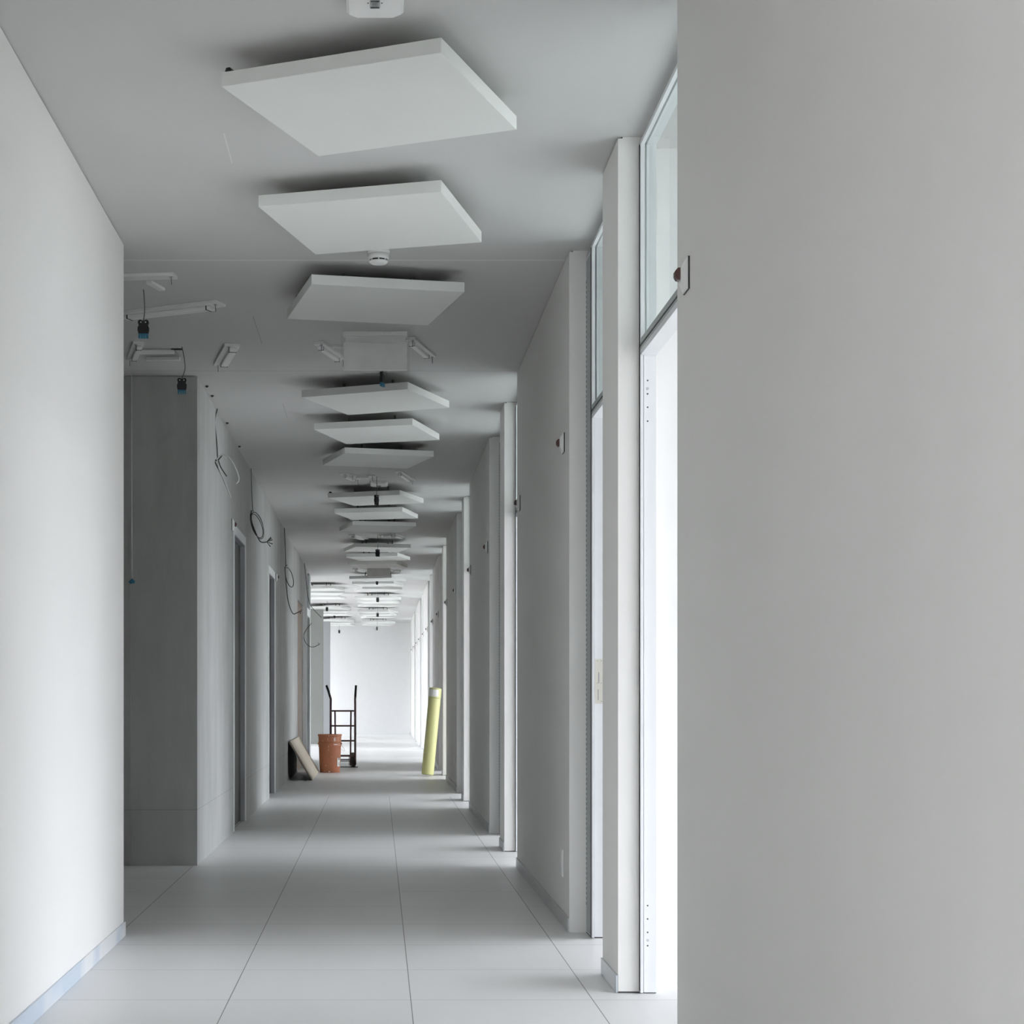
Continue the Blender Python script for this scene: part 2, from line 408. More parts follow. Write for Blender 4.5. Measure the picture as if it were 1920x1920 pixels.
# doorways with transom glass
XF = 0.882
def doorway(n, y0, y1, deep, holes, strike):
    """y0..y1 clear between walls; deep = depth of the far lining"""
    o = sempty('door_%d' % n, (XF, y0, 0), 'open doorway %s along the right wall, pale metal frame, glass transom' % (ORD[n-1] if n <= 9 else 'number %d' % n), 'doorway')
    L = y1 - y0; dx = XRB - XF; d = deep
    HZ0, HZ1 = 2.150, 2.195
    j = MB().mat('frame')
    j.box(0.011, dx, L-d, L-0.001, 0.004, HZ0)                    # far lining
    j.box(-0.002, 0.008, L-d-(0.008 if d < 0.05 else 0.02), L-0.001, 0.004, HZ0)            # raised lip
    j.mat('gap').box(0.008, 0.011, L-d+0.010, L-0.001, 0.004, HZ0).box(-0.0045, -0.002, L-d-0.001, L-d+0.008, 0.008, ZC-0.03)
    j.build('jamb', parent=o, bevel=0.0015)
    j = MB().mat('frame').box(-0.002, dx, 0.001, 0.03, 0.008, HZ0)
    j.build('jamb', parent=o, bevel=0.0015)
    if deep > 0.05:
        s_ = MB().mat('seal').box(-0.0035, -0.002, L-d+0.004, L-0.012, 0.01, ZC-0.05)
        s_.mat('gap')
        z = 0.12
        while z < 2.75:
            s_.box(-0.0045, -0.0035, L-0.022, L-0.014, z, z+0.012); z += 0.021
        s_.build('seal_strip', parent=o)
    h = MB().mat('frame')
    h.box(0.0, dx, 0.001, L-0.001, HZ0, HZ1-0.016)
    h.mat('gap').box(-0.0003, dx-0.004, 0.001, L-0.001, HZ1-0.016, HZ1-0.009)
    h.mat('seal').box(-0.0012, 0.004, 0.001, L-0.001, HZ1-0.009, HZ1+0.010).box(-0.0008, 0.004, 0.001, L-0.001, HZ1-0.026, HZ1-0.016)
    h.mat('frame').box(-0.001, dx, 0.001, L-0.001, HZ1-0.009, HZ1)
    h.build('header', parent=o, bevel=0.001)
    t = MB().mat('frame')
    t.box(-0.002, 0.012, L-d-0.012, L-0.001, HZ1, ZC-0.025)
    t.box(0.02, dx, L-d, L-0.001, HZ1, ZC-0.025)
    t.box(-0.002, dx, 0.001, 0.02, HZ1, ZC-0.025)
    t.box(-0.002, 0.012, 0.001, L-0.001, ZC-0.034, ZC-0.02)
    t.box(0.02, dx, 0.001, L-0.001, ZC-0.03, ZC-0.0)
    t.build('transom_frame', parent=o, bevel=0.001)
    MB().box(0.013, 0.019, 0.02, L-d, HZ1, ZC-0.03).build('glass_pane', 'glass', parent=o)
    MB().box(-0.002 if deep > 0.05 else XR-XF, dx, L-d if deep > 0.05 else L-0.0012, L-0.0001, 0.0, 0.005).build('floor_gap', 'gap', parent=o)
    if holes:
        yf = L-d
        for z in (1.004+(1304-q)/F*5.67 for q in (715, 740, 765, 791, 1697, 1722, 1747, 1772)):
            MB().lathe([(0.0026, yf-0.0012), (0.0026, yf+0.001)], n=12, axis='Y', c=(0.0235, 0, z)).build('screw_hole', 'black', parent=o)
        for z in (1.004+(1304-q)/F*5.67 for q in (730, 1762)):
            MB().lathe([(0.0045, yf-0.0014), (0.0045, yf+0.001)], n=14, axis='Y', c=(0.0235, 0, z)).build('plug', 'metal', parent=o)
    if strike:
        yf = L-d
        sp_ = MB().box(0.012, dx-0.004, yf-0.003, yf, 0.97, 1.155).build('strike_plate', 'strike', parent=o)
        MB().box(0.026, 0.030, yf-0.0045, yf-0.003, 1.055, 1.10).build('latch_slot', 'jambgrey', parent=sp_)
        MB().box(0.024, 0.027, yf-0.0045, yf-0.003, 0.985, 1.03).build('bolt_slot', 'jambgrey', parent=sp_)
        for (sx_, sz_) in ((0.022, 1.147), (0.038, 1.147), (0.022, 1.055), (0.038, 1.055), (0.038, 0.98)):
            MB().lathe([(0.002, yf-0.0045), (0.002, yf-0.003)], n=10, axis='Y', c=(sx_, 0, sz_)).build('screw', 'jambgrey', parent=sp_)
    return o
M['strike'] = plain('bone_coloured_strike_plate', (0.70, 0.68, 0.60), 0.4)
n = 0
for i, (p0, p1, w0, w1) in enumerate(segs):
    k = i-1
    a0 = (9.80 + PER*(k-1)) if k > 0 else (4.545 if k == 0 else -0.59)
    if k >= 0:
        n += 1; doorway(n, a0, p0, 0.014, k == 0, False)
    b1 = 7.12 + PER*k if k > -1 else 1.99
    if k >= 0:
        n += 1; doorway(n, p1, b1, 0.17, False, k == 0)

# room facades on the right, with windows
wn = 0
def window_front(X, y0, y1, side, portal_in):
    """glazed front standing in the plane X"""
    global wn
    wn += 1
    o = sempty('window_%d' % wn, (X, y0, 0), 'glazed daylight front of room %d' % wn, 'window')
    L = y1-y0
    f = MB().mat('frame')
    f.box(-0.03, 0.03, 0, L, 0, 0.08); f.box(-0.03, 0.03, 0, L, ZC-0.1, ZC)
    nmul = max(1, round(L/1.3))
    for q in range(nmul+1):
        y = L*q/nmul; f.box(-0.03, 0.03, max(0, y-0.03), min(L, y+0.03), 0.08, ZC-0.1)
    f.build('window_frame', parent=o)
    MB().box(-0.004, 0.004, 0.03, L-0.03, 0.08, ZC-0.1).build('glass_pane', 'clear', parent=o)
    li = bpy.data.lights.new('sky_portal', 'AREA'); li.shape = 'RECTANGLE'; li.size = ZC-0.2; li.size_y = L
    li.cycles.is_portal = True
    lo = bpy.data.objects.new('sky_portal', li); COL.objects.link(lo)
    lo.location = (X + (0.06 if side > 0 else -0.06), y0+L/2, ZC/2)
    lo.rotation_euler = (0, PI/2 if side > 0 else -PI/2, 0)
o_ = sempty('window_20', (XL, YB, 0), 'added glazed corridor end behind the viewer, brightening the near walls', 'window')  # unseen glazed end, added so daylight from behind lifts the near walls
MB().box(0, XR-XL, -0.05, 0.0, 0, 0.08).box(0, XR-XL, -0.05, 0.0, 2.8, ZC).box(0, 0.06, -0.05, 0, 0.08, 2.8).box(XR-XL-0.06, XR-XL, -0.05, 0, 0.08, 2.8).box(0.9, 0.96, -0.05, 0, 0.08, 2.8).build('window_frame', 'frame', parent=o_)
MB().box(0.06, XR-XL-0.06, -0.03, -0.022, 0.08, 2.8).build('glass_pane', 'clear', parent=o_)
li = bpy.data.lights.new('sky_portal', 'AREA'); li.shape = 'RECTANGLE'; li.size = XR-XL; li.size_y = ZC-0.1; li.cycles.is_portal = True
lo = bpy.data.objects.new('sky_portal', li); COL.objects.link(lo); lo.location = ((XL+XR)/2, YB-0.08, ZC/2); lo.rotation_euler = (PI/2, 0, 0)
pc = [YB] + [s[0]+0.27 for s in segs]
pe = [s[0]+0.12 for s in segs] + [YE]
for a, c in zip(pc, pe):
    if c - a > 0.5: window_front(XW, a, c, 1, True)
for a_, c_ in ((26.5, 27.4), (33.6, 37.2)):  # unseen wall pieces beside the left windows, sized to cut their daylight
    struct(MB().box(XLO-0.15, XLO, a_, c_, 0, ZC).build('wall_light_cut', 'room'), 'unseen side wall piece sized to cut daylight in the open area', 'wall')
window_front(XLO, 27.4, 33.6, -1, True)
window_front(XLO, 37.2, YE, -1, True)

# doors in the concrete core
def core_door(n, y0, y1, h, matl, label):
    o = sempty('door_%d' % n, (XC, y0, 0), label, 'door')
    L = y1-y0
    f = MB().mat('frame')
    f.box(0, 0.006, -0.07, 0.0, 0, h+0.07); f.box(0, 0.006, L, L+0.06, 0, h+0.07); f.box(0, 0.006, 0, L, h, h+0.07)
    f.build('door_frame', parent=o, bevel=0.002)
    l = MB().mat('jambgrey')
    l.box(-REC, 0.0, L-0.006, L, 0, h); l.box(-REC, 0, 0, 0.006, 0, h); l.box(-REC, 0, 0.006, L-0.006, h-0.006, h)
    l.build('door_lining', parent=o)
    d = MB().box(-REC, -REC+0.006, 0.008, L-0.008, 0.005, h-0.008).build('door_leaf', matl, parent=o)
    return o
core_door(20, *OPEN[0], 'leaf', 'dark recessed metal door in the concrete wall, just before the first coiled black cable')
core_door(21, *OPEN[1], 'leaf', 'dark recessed door further along the concrete wall, with a sensor just past it')
def flush_door():
    y0, y1, h = OPEN[2]; L = y1-y0
    o = sempty('door_22', (XC, y0, 0), 'brown wooden door flush in the left wall behind the leaning board', 'door')
    MB().box(-REC, -0.012, 0.01, L-0.01, 0.005, h-0.01).build('door_leaf', 'wood', parent=o)
    f = MB().mat('frame'); f.box(-0.012, 0.002, 0, 0.03, 0, h); f.box(-0.012, 0.002, L-0.03, L, 0, h)
    f.build('door_frame', parent=o)
    y0, y1, h = OPEN[3]; L = y1-y0
    o = sempty('door_23', (XC, y0, 0), 'tall dark doorway with glass transom at the far end of the left wall', 'door')
    MB().box(-REC, -REC+0.01, 0.01, L-0.01, 0.005, 2.2).build('door_leaf', 'leaf', parent=o)
    MB().box(-REC, -REC+0.01, 0.01, L-0.01, 2.32, ZC-0.03).build('transom_panel', 'jambgrey', parent=o)
    f = MB().mat('frame'); f.box(-0.03, 0.008, -0.05, 0.0, 0, ZC-0.03); f.box(-0.03, 0.008, L, L+0.05, 0, ZC-0.03); f.box(-REC, 0.004, 0, L, 2.2, 2.32)
    f.build('door_frame', parent=o)
flush_door()

# ------------------------------------------------------------------ ceiling panels
PT, PZ = 0.043, HC+1.78
def make_panel():
    root = thing('ceiling_panel', 'x', 'ceiling panel')
    MB().box(-0.3425, 0.3425, -0.3425, 0.3425, 0, PT).build('board', 'panel', parent=root, bevel=0.0018)
    g = ZC-PZ
    for s_ in (-1, 1):
        MB().box(-0.22, 0.22, s_*0.13-0.012, s_*0.13+0.012, PT, PT+0.018).build('support_rail', 'metal', parent=root)
    for (sx, sy) in ((-1,-1),(1,-1),(-1,1),(1,1)):
        MB().box(sx*0.16-0.006, sx*0.16+0.006, sy*0.13-0.006, sy*0.13+0.006, PT+0.018, g).build('hanger', 'rubber', parent=root)
    return root
MAIN = [(-.0127,5.10,-22.4),(-.017,6.361,-15.5),(-.027,7.676,12),
        (-.012,10.215,-23),(-.005,11.474,-17),(-.011,12.76,15.5),
        (-.021,15.34,-19.5),(-.020,16.65,-14),(-.015,17.94,12.5),
        (-.017,20.515,12),(-.005,21.85,-15),(-.012,23.12,-13),
        (-.01,25.85,-20),(-.01,27.12,-14),(-.01,28.45,12),
        (-.01,30.98,-17),(-.01,32.2,-13),(-.01,33.5,12),
        (-.01,36.05,-18),(-.01,37.25,-14),(-.01,38.5,12),
        (-.01,41.2,-16),(-.01,42.5,12)]
SIDE = [(-1.0,28.3,-14),(-1.0,29.5,12),(-1.0,30.8,-10),(-1.0,34.6,-16),(-1.0,35.8,10),(-1.0,37.1,-12),(-1.0,40.3,-16),(-1.0,41.5,12),(-1.0,42.8,-10)]
place3 = ['nearest', 'middle', 'farthest']
turn = lambda a: 'turned with its left corner towards us' if a < 0 else 'turned the opposite way'
panel0 = make_panel()
def panel_label(i, a, side):
    t = ORD[i//3]
    if side: return 'white square ceiling panel over the open side area, %s of its %s trio' % (place3[i%3], t)
    special = {0: 'large white tilted square panel just beyond the boxy ceiling light',
               1: 'white square ceiling panel right before the round smoke detector',
               2: 'white square ceiling panel between the smoke detector and the film-wrapped sign',
               3: 'white square ceiling panel just behind the film-wrapped sign, right of the concrete wall top'}
    return special.get(i, 'white square ceiling panel, %s of the %s trio down the corridor' % (place3[i%3], t))
for i, (x, y, a) in enumerate(MAIN):
    lab = panel_label(i, a, False)
    if i == 0:
        panel0.location = (x, y, PZ); panel0.rotation_euler = (0, 0, math.radians(a)); panel0['label'] = lab; panel0['group'] = 'square acoustic panels along the corridor ceiling'
    else: dup(panel0, (x, y, PZ), math.radians(a), lab, 'square acoustic panels along the corridor ceiling')
for i, (x, y, a) in enumerate(SIDE):
    dup(panel0, (x, y, PZ), math.radians(a), panel_label(i, a, True), 'square acoustic panels over the open side area')

pans = [o for o in bpy.data.objects if o.name.startswith('ceiling_panel')]
for (x, y, a, q) in ((MAIN[0]+(-0.336,)), (MAIN[2]+(-0.34,)), (MAIN[6]+(-0.336,))):
    p_ = min(pans, key=lambda o: (o.location.x-x)**2+(o.location.y-y)**2)
    yy = -0.335 if q == -0.336 else 0.10
    MB().prism([(q, yy, PT), (q+0.024, yy, PT), (q+0.017, yy, PT+0.014), (q+0.005, yy, PT+0.014)], (0, 0.03, 0)).build('corner_clip', 'black', parent=p_)

# ------------------------------------------------------------------ ceiling lights, detectors, signs
def ceiling_light():
    o = thing('emergency_ceiling_light', 'x', 'emergency light')
    w, l, c = 0.078, 0.115, 0.022
    b = bmesh.new(); m = MB(); m.bm = b
    def ring(sx, sy, cc, z): return [(-sx+cc,-sy,z),(sx-cc,-sy,z),(sx,-sy+cc,z),(sx,sy-cc,z),(sx-cc,sy,z),(-sx+cc,sy,z),(-sx,sy-cc,z),(-sx,-sy+cc,z)]
    rs = [[b.verts.new(p) for p in ring(*q)] for q in ((w, l, c*0.7, 0), (w, l, c*0.7, -0.018), (w-0.008, l-0.010, c, -0.03))]
    for A, B in zip(rs, rs[1:]):
        for k in range(8): b.faces.new((A[k], A[(k+1)%8], B[(k+1)%8], B[k]))
    b.faces.new(rs[0]); b.faces.new(rs[-1][::-1])
    m.build('housing', 'white', parent=o, bevel=0.001)
    lens = MB().box(-0.0135, 0.0135, -0.028, 0.028, -0.036, -0.030).build('lens_holder', 'metal', parent=o, bevel=0.001)
    MB().box(-0.008, 0.008, -0.012, 0.012, -0.039, -0.036).build('lens', 'clear', parent=lens)
    MB().box(-0.0115, 0.0115, -0.0235, -0.0175, -0.0375, -0.036).build('lens_clip', 'dark', parent=lens)
    MB().box(-0.0115, 0.0115, 0.0175, 0.0235, -0.0375, -0.036).build('lens_clip', 'dark', parent=lens)
    for s_ in (-1, 1):
        MB().lathe([(0.0018, -0.0315), (0.0018, -0.03)], n=8, c=(s_*0.0185, 0.005, 0)).build('screw', 'dark', parent=o)
    return o
el = ceiling_light()
el.location = (-0.010, 4.495, ZC); el['label'] = 'large white boxy emergency light with a small lens at the photo top'; el['group'] = 'boxy emergency lights'
dup(el, (0.005, 14.85, ZC), 0, 'small white boxy emergency light above the seventh ceiling panel', 'boxy emergency lights')

def smoke():
    o = thing('smoke_detector', 'x', 'smoke detector')
    MB().lathe([(0.047, 0), (0.048, -0.012), (0.046, -0.02)], c=(0,0,0)).build('base', 'white', parent=o)
    MB().lathe([(0.044, -0.02), (0.045, -0.034), (0.042, -0.044)], c=(0,0,0)).build('housing', 'white', parent=o)
    v = MB().lathe([(0.036, -0.044), (0.036, -0.050)], c=(0,0,0)).build('vent_ring', 'black', parent=o)
    for k in range(8):
        a = k*PI/4
        MB().obox((0.0395*math.sin(a), -0.0395*math.cos(a), -0.047), 0.005, 0.004, 0.007, a).build('rib', 'white', parent=v)
    MB().lathe([(0.041, -0.050), (0.041, -0.054), (0.030, -0.061), (0.004, -0.063)], c=(0,0,0)).build('cap', 'white', parent=o)
    return o
sd = smoke(); sd.location = (0.0, 7.10, ZC); sd['label'] = 'round white smoke detector behind the second ceiling panel'; sd['group'] = 'round smoke detectors'
dup(sd, (0.012, 16.03, ZC), 0, 'round white smoke detector half hidden between panels seven and eight', 'round smoke detectors')
dup(sd, (0.03, 21.2, ZC), 0, 'tiny round smoke detector beside the connector at the tenth panel', 'round smoke detectors')

def exit_sign():
    o = thing('hanging_sign', 'x', 'sign')
    MB().box(-0.165, 0.165, -0.012, 0.012, -0.198, -0.055).build('sign_plate', 'white', parent=o, bevel=0.002)
    b = MB().box(-0.165, 0.165, -0.028, 0.028, -0.022, 0).build('ceiling_housing', 'white_metal', parent=o, bevel=0.002)
    for q in range(4):
        MB().box(-0.085+q*0.058, -0.079+q*0.058, -0.031, -0.028, -0.016, -0.006).build('clip', 'white', parent=b)
    MB().box(-0.160, 0.160, -0.010, 0.010, -0.055, -0.048).build('slot', 'white_metal', parent=o)
    MB().box(-0.155, 0.155, -0.010, 0.010, -0.048, -0.022).build('neck', 'white_metal', parent=o)
    # crumpled protective film around the plate
    bm = bmesh.new(); m = MB(); m.bm = bm; nx, nz = 26, 16
    g = [[bm.verts.new((-0.178+0.356*i/nx, -0.031-0.006*random.random()-0.008*math.exp(-((j-12)/2.5)**2)*random.random(), -0.216+0.19*j/nz)) for i in range(nx+1)] for j in range(nz+1)]
    for j in range(nz):
        for i in range(nx): bm.faces.new((g[j][i], g[j][i+1], g[j+1][i+1], g[j+1][i])).smooth = True
    f_ = m.build('plastic_film', 'film', parent=o)
    f_['label'] = 'crumpled clear protective film'
    for pts in ([(-0.145, 0, -0.085), (-0.12, 0, -0.068), (-0.06, 0, -0.064), (0.02, 0, -0.072), (0.09, 0, -0.08), (0.165, 0, -0.112)],
                [(-0.05, 0, -0.088), (-0.02, 0, -0.08), (0.0, 0, -0.09), (0.03, 0, -0.082), (0.05, 0, -0.086)],
                [(-0.03, 0, -0.094), (-0.01, 0, -0.087), (0.015, 0, -0.096)], [(-0.16, 0, -0.07), (-0.15, 0, -0.10), (-0.158, 0, -0.13)],
                [(0.06, 0, -0.066), (0.11, 0, -0.06), (0.16, 0, -0.066)]):
        MB().tube(spline([(x, -0.043, z) for x, y, z in pts], 6), 0.0010, 5).build('crease_glint', 'film_glint', parent=f_)  # white tubes painted in as light glinting on the film wrinkles
    return o
es = exit_sign(); es.location = (-0.018, 8.72, ZC); es['label'] = 'blank white hanging sign wrapped in crumpled clear film behind the third panel'; es['group'] = 'blank film-wrapped hanging signs'
dup(es, (0.0, 23.9, ZC), 0, 'small blank hanging sign farther down the corridor, amid the distant ceiling panels', 'blank film-wrapped hanging signs')

# mounting rails without their lamps
def rail(p0, p1, w, label, group, tube=True, hang=True, first=None):
    p0 = Vector((*p0, ZC)); p1 = Vector((*p1, ZC)); d = p1-p0; L = d.length
    a = math.atan2(d.y, d.x)
    o = thing('ceiling_mounting_rail', label, 'mounting rail', (p0+p1)/2, a, group)
    MB().box(-L/2, L/2, -w/2, w/2, -0.014, 0).build('channel', 'white_metal', parent=o, bevel=0.0015)
    if tube:
        t = MB().box(-L/2+0.05, L/2-0.05, -w*0.12, w*0.34, -0.032, -0.014).build('cover_strip', 'white', parent=o, bevel=0.004)
        if L > 0.4:
          for s_ in (-1, 1): MB().box(s_*(L/2-0.075)-0.003, s_*(L/2-0.075)+0.003, -w*0.13, w*0.35, -0.0335, -0.013).build('end_joint', 'dark', parent=t)
    if hang:
        for s_ in (-1, 1):
            h = MB().lathe([(0.007, -0.02), (0.007, -0.014)], n=12, c=(s_*(L/2-0.018), -w*0.2, 0)).build('screw', 'metal', parent=o)
            MB().tube([(s_*(L/2-0.018), -w*0.2, -0.02), (s_*(L/2-0.016), -w*0.2, -0.05)], 0.0014, 6).build('tie_wire', 'dark', parent=h)
    return o
def gx(px, py):   # a pixel on the ceiling
    Y = (ZC-HC)*F/(PY-py); return ((px-PX)/F*Y, Y)
G1 = 'mounting rails on the lobby ceiling'
rail((-1.75, 7.62), gx(330, 514), 0.075, 'long pale ceiling rail nearest the near wall end, above the first hanging connector', G1, tube=False)
rail(gx(279, 526), gx(304, 540), 0.03, 'short thin slanted ceiling rail just right of the hanging connector cord', G1, tube=False, hang=False)
rail((-1.30, 8.30), gx(414, 566), 0.10, 'long thick double ceiling rail crossing behind the first connector cord', G1)
rail(gx(247, 671), gx(260, 640), 0.06, 'short slanted ceiling rail near the lobby wall edge, under the first connector', G1)
x_, y_ = gx(300, 661)
o = thing('ceiling_bracket', 'wide short ceiling bracket of two parallel strips, right before the second connector', 'bracket', (x_, y_, ZC), -0.06)
MB().box(-0.095, 0.095, -0.10, 0.10, -0.006, 0).build('base_plate', 'metal', parent=o)
for s_ in (-1, 1): MB().box(-0.095, 0.095, s_*0.09-0.014, s_*0.09+0.014, -0.026, -0.006).build('strip', 'white_metal', parent=o, bevel=0.002)
MB().box(0.08, 0.14, -0.105, -0.09, -0.008, 0).build('cable_clip', 'dark', parent=o)
rail(gx(414, 682), gx(436, 644), 0.085, 'diagonal ceiling rail alone above the concrete wall corner', G1)
G2 = 'mounting rails beside the hanging signs'
rail(gx(597, 640), gx(641, 672), 0.06, 'diagonal ceiling rail touching the left edge of the film-wrapped sign', G2)
rail(gx(768, 632), gx(808, 666), 0.06, 'diagonal ceiling rail off the right edge of the film-wrapped sign', G2)
rail(gx(622, 647), gx(648, 647), 0.02, 'thin straight ceiling rail joining the diagonal rail to the wrapped sign', G2, tube=False, hang=False)
G3 = 'mounting rails in the distance'
for (a, c, lab, w) in ((( 643,886), (669,898), 'slanted ceiling rail left of the third connector cord, after the sixth panel', .07),
                    ((657,890), (702,891), 'straight ceiling rail ending at the third connector cord', .05),
                    ((748,882), (772,899), 'slanted ceiling rail right of the third connector cord', .06),
                    ((660,1002), (684,1009), 'tiny slanted ceiling rail after the ninth panel, left side', .08),
                    ((714,1003), (738,1000), 'tiny ceiling rail right of the fourth corridor connector cord', .06),
                    ((738,1000), (757,1006), 'tiny slanted ceiling rail at the end of its neighbour after the ninth panel', .06),
                    ((666,1066), (688,1070), 'tiny dark-edged ceiling rail left of the distant sign', .09),
                    ((733,1069), (753,1067), 'tiny ceiling rail right of the distant sign', .09)):
    rail(gx(*a), gx(*c), w, lab, G3)

# ------------------------------------------------------------------ hanging connectors
def connector(pos, zt, label, rz=0.0, group='black connectors hanging on cords', sway=0.004, tip='blue'):
    """pos = where the cord leaves the ceiling, zt = top of the plug"""
    o = thing('hanging_connector', label, 'electrical connector', (pos[0], pos[1], ZC), rz, group)
    L = ZC-zt
    pts = spline([(0, 0, 0), (sway, 0, -L*0.35), (sway*1.4, 0, -L*0.7), (0, 0, -L-0.004)], 6)
    MB().tube(pts, 0.0024, 6).build('cord', 'cord', parent=o)
    out = []
    for s_, r0, r1 in ((-1, 200, 40), (1, 140, -20)):
        for q in range(7):
            a = math.radians(r0+(r1-r0)*q/6)
            out.append((s_*0.0135+0.0115*math.cos(a), -L-0.0115+0.0115*math.sin(a)))
    out += [(0.0205, -L-0.026), (0.026, -L-0.036), (0.026, -L-0.050), (0.0225, -L-0.064), (-0.0225, -L-0.064), (-0.026, -L-0.050), (-0.026, -L-0.036), (-0.0205, -L-0.026)]
    bd = MB().prism([(x, -0.009, z) for x, z in out], (0, 0.018, 0)).build('plug_body', 'black', parent=o)
    for s_ in (-1, 1):
        MB().lathe([(0.0032, -0.0105), (0.0032, -0.009)], n=10, axis='Y', c=(s_*0.011, 0, -L-0.012)).build('screw', 'white_metal', parent=bd)
    t = MB().box(-0.022, 0.022, -0.006, 0.006, -L-0.070, -L-0.064)
    for q in range(5): t.box(-0.0225+q*0.0095, -0.0155+q*0.0095, -0.008, 0.008, -L-0.086, -L-0.066)
    t.build('contact_tip', tip, parent=o)
    return o
def zpx(py, Y): return HC-(py-PY)/F*Y
connector(((269-PX)/F*7.8, 7.8), zpx(600, 7.8), 'black connector with blue tip hanging nearest, by the near wall end', 0.0)
connector(((341-PX)/F*9.08, 9.08), zpx(709, 9.08), 'black connector with blue tip hanging before the concrete block top', 0.1, sway=0.012)
connector(((717-PX)/F*9.72, 9.72), zpx(697, 9.72), 'black connector seen edge-on right under the film-wrapped sign', math.radians(72))
for (px, Y, py, lab) in ((706, 14.45, 928, 'black connector on a long cord in front of the seventh panel'),
                         (708, 19.66, 1030, 'black connector on a cord before the tenth panel'),
                         (707, 26.2, 1086, 'black connector just beneath the distant blank sign'),
                         (708, 30.3, 1120, 'black connector over the middle of the corridor, fourth from the end wall'),
                         (708, 35.4, 1149, 'black connector small over the corridor, second from the end wall'),
                         (707, 40.6, 1175, 'black connector farthest along the corridor axis, against the end wall')):
    connector(((px-PX)/F*Y, Y), zpx(py, Y), lab, {706: 1.0, 707: 1.1}.get(px, 0.35), tip='black')
for (px, Y, py, lab) in ((613, 33.4, 1138, 'black connector over the open side area, before the grey pillar edge'),
                         (627, 38.6, 1152, 'tiny black connector over the open side area, middle one of three'),
                         (636, 42.6, 1181, 'tiny black connector over the open side area, against the end wall')):
    connector(((px-PX)/F*Y, Y), zpx(py, Y), lab, 0.5, 'black connectors over the open side area', tip='black')

# white cord with blue end in the lobby
Yc = 9.78
o = thing('hanging_cable', 'thin pale cord with a blue end hanging before the dark concrete block', 'cord', ((247-PX)/F*Yc, Yc, ZC))
MB().tube([(0, 0, 0), (0, 0, -0.6), (0.002, 0, zpx(1088, Yc)-ZC)], 0.0022, 6).build('cord', 'cable_pale', parent=o)
MB().tube([(-0.012, 0, zpx(1093, Yc)-ZC), (0.004, 0, zpx(1089, Yc)-ZC), (0.018, 0, zpx(1092, Yc)-ZC)], [0.009, 0.014, 0.008], 10).build('plug', 'blue', parent=o)

# ------------------------------------------------------------------ wall sensors and sockets
def sensor():
    o = thing('wall_sensor', 'x', 'wall sensor')
    MB().box(-0.007, -0.0045, -0.038, 0.038, -0.043, 0.043).build('cover_plate', 'white', parent=o, bevel=0.001)
    MB().box(-0.0045, 0, -0.0378, 0.037, -0.0428, 0.042).build('back_shade_gap', 'black', parent=o)  # black box standing in for the shaded gap behind the plate
    bd = MB()
    A = [(-0.007, -0.034, -0.040), (-0.007, 0.034, -0.040), (-0.007, 0.034, 0.040), (-0.007, -0.034, 0.040)]
    B = [(-0.020, -0.016, -0.018), (-0.020, 0.016, -0.018), (-0.020, 0.016, 0.020), (-0.020, -0.016, 0.020)]
    va = [bd.bm.verts.new(p) for p in A]; vb = [bd.bm.verts.new(p) for p in B]
    bd.bm.faces.new(va); bd.bm.faces.new(vb[::-1])
    for k in range(4): bd.bm.faces.new((va[k], va[(k+1)%4], vb[(k+1)%4], vb[k]))
    bd.build('housing', 'white', parent=o, bevel=0.002)
    MB().prism([(-0.020, -0.013, -0.015), (-0.029, -0.013, -0.013), (-0.034, -0.013, -0.005), (-0.034, -0.013, 0.009), (-0.026, -0.013, 0.018), (-0.020, -0.013, 0.018)], (0, 0.026, 0)).build('lens', 'brownlens', parent=o, bevel=0.0015)
    return o
s0 = sensor(); s0.location = (XR, 4.40, 2.104); s0['label'] = 'white wall sensor with brown lens on the blank near wall edge'; s0['group'] = 'wedge-shaped wall sensors on the right'
for i in range(1, 8):
    k = i-1
    dup(s0, (XR, 7.12+PER*k+0.21, 2.104), 0, 'white wedge sensor at the nearer end of the %s wall piece past the blank wall' % ORD[k], 'wedge-shaped wall sensors on the right')
    if k < 7: dup(s0, (XR, 9.80+PER*k-0.19, 2.104), 0, 'white wedge sensor at the farther end of the %s wall piece past the blank wall' % ORD[k], 'wedge-shaped wall sensors on the right')
for (Y, z, lab) in ((12.26, 2.25, 'white wedge sensor on the concrete wall above the nearer dark door'), (17.5, 2.235, 'white wedge sensor on the left wall beside the second dark door')):
    dup(s0, (XC, Y, z), PI, lab, 'wedge-shaped wall sensors on the concrete wall')

def socket(loc, label, first=None):
    o = thing('wall_socket', label, 'wall socket', loc, 0, 'blank white socket plates low on the wall')
    MB().box(-0.007, 0, -0.035, 0.035, -0.06, 0.06).build('cover_plate', 'white', parent=o, bevel=0.002)
    MB().box(-0.009, -0.007, -0.022, 0.022, -0.045, 0.045).build('insert', 'white_metal', parent=o, bevel=0.001)
    return o
socket((XR, 7.38, 0.27), 'white socket plate low on the first wall piece past the blank wall')
socket((XR, 17.85, 0.30), 'small white socket plate low on the third wall piece past the blank wall')

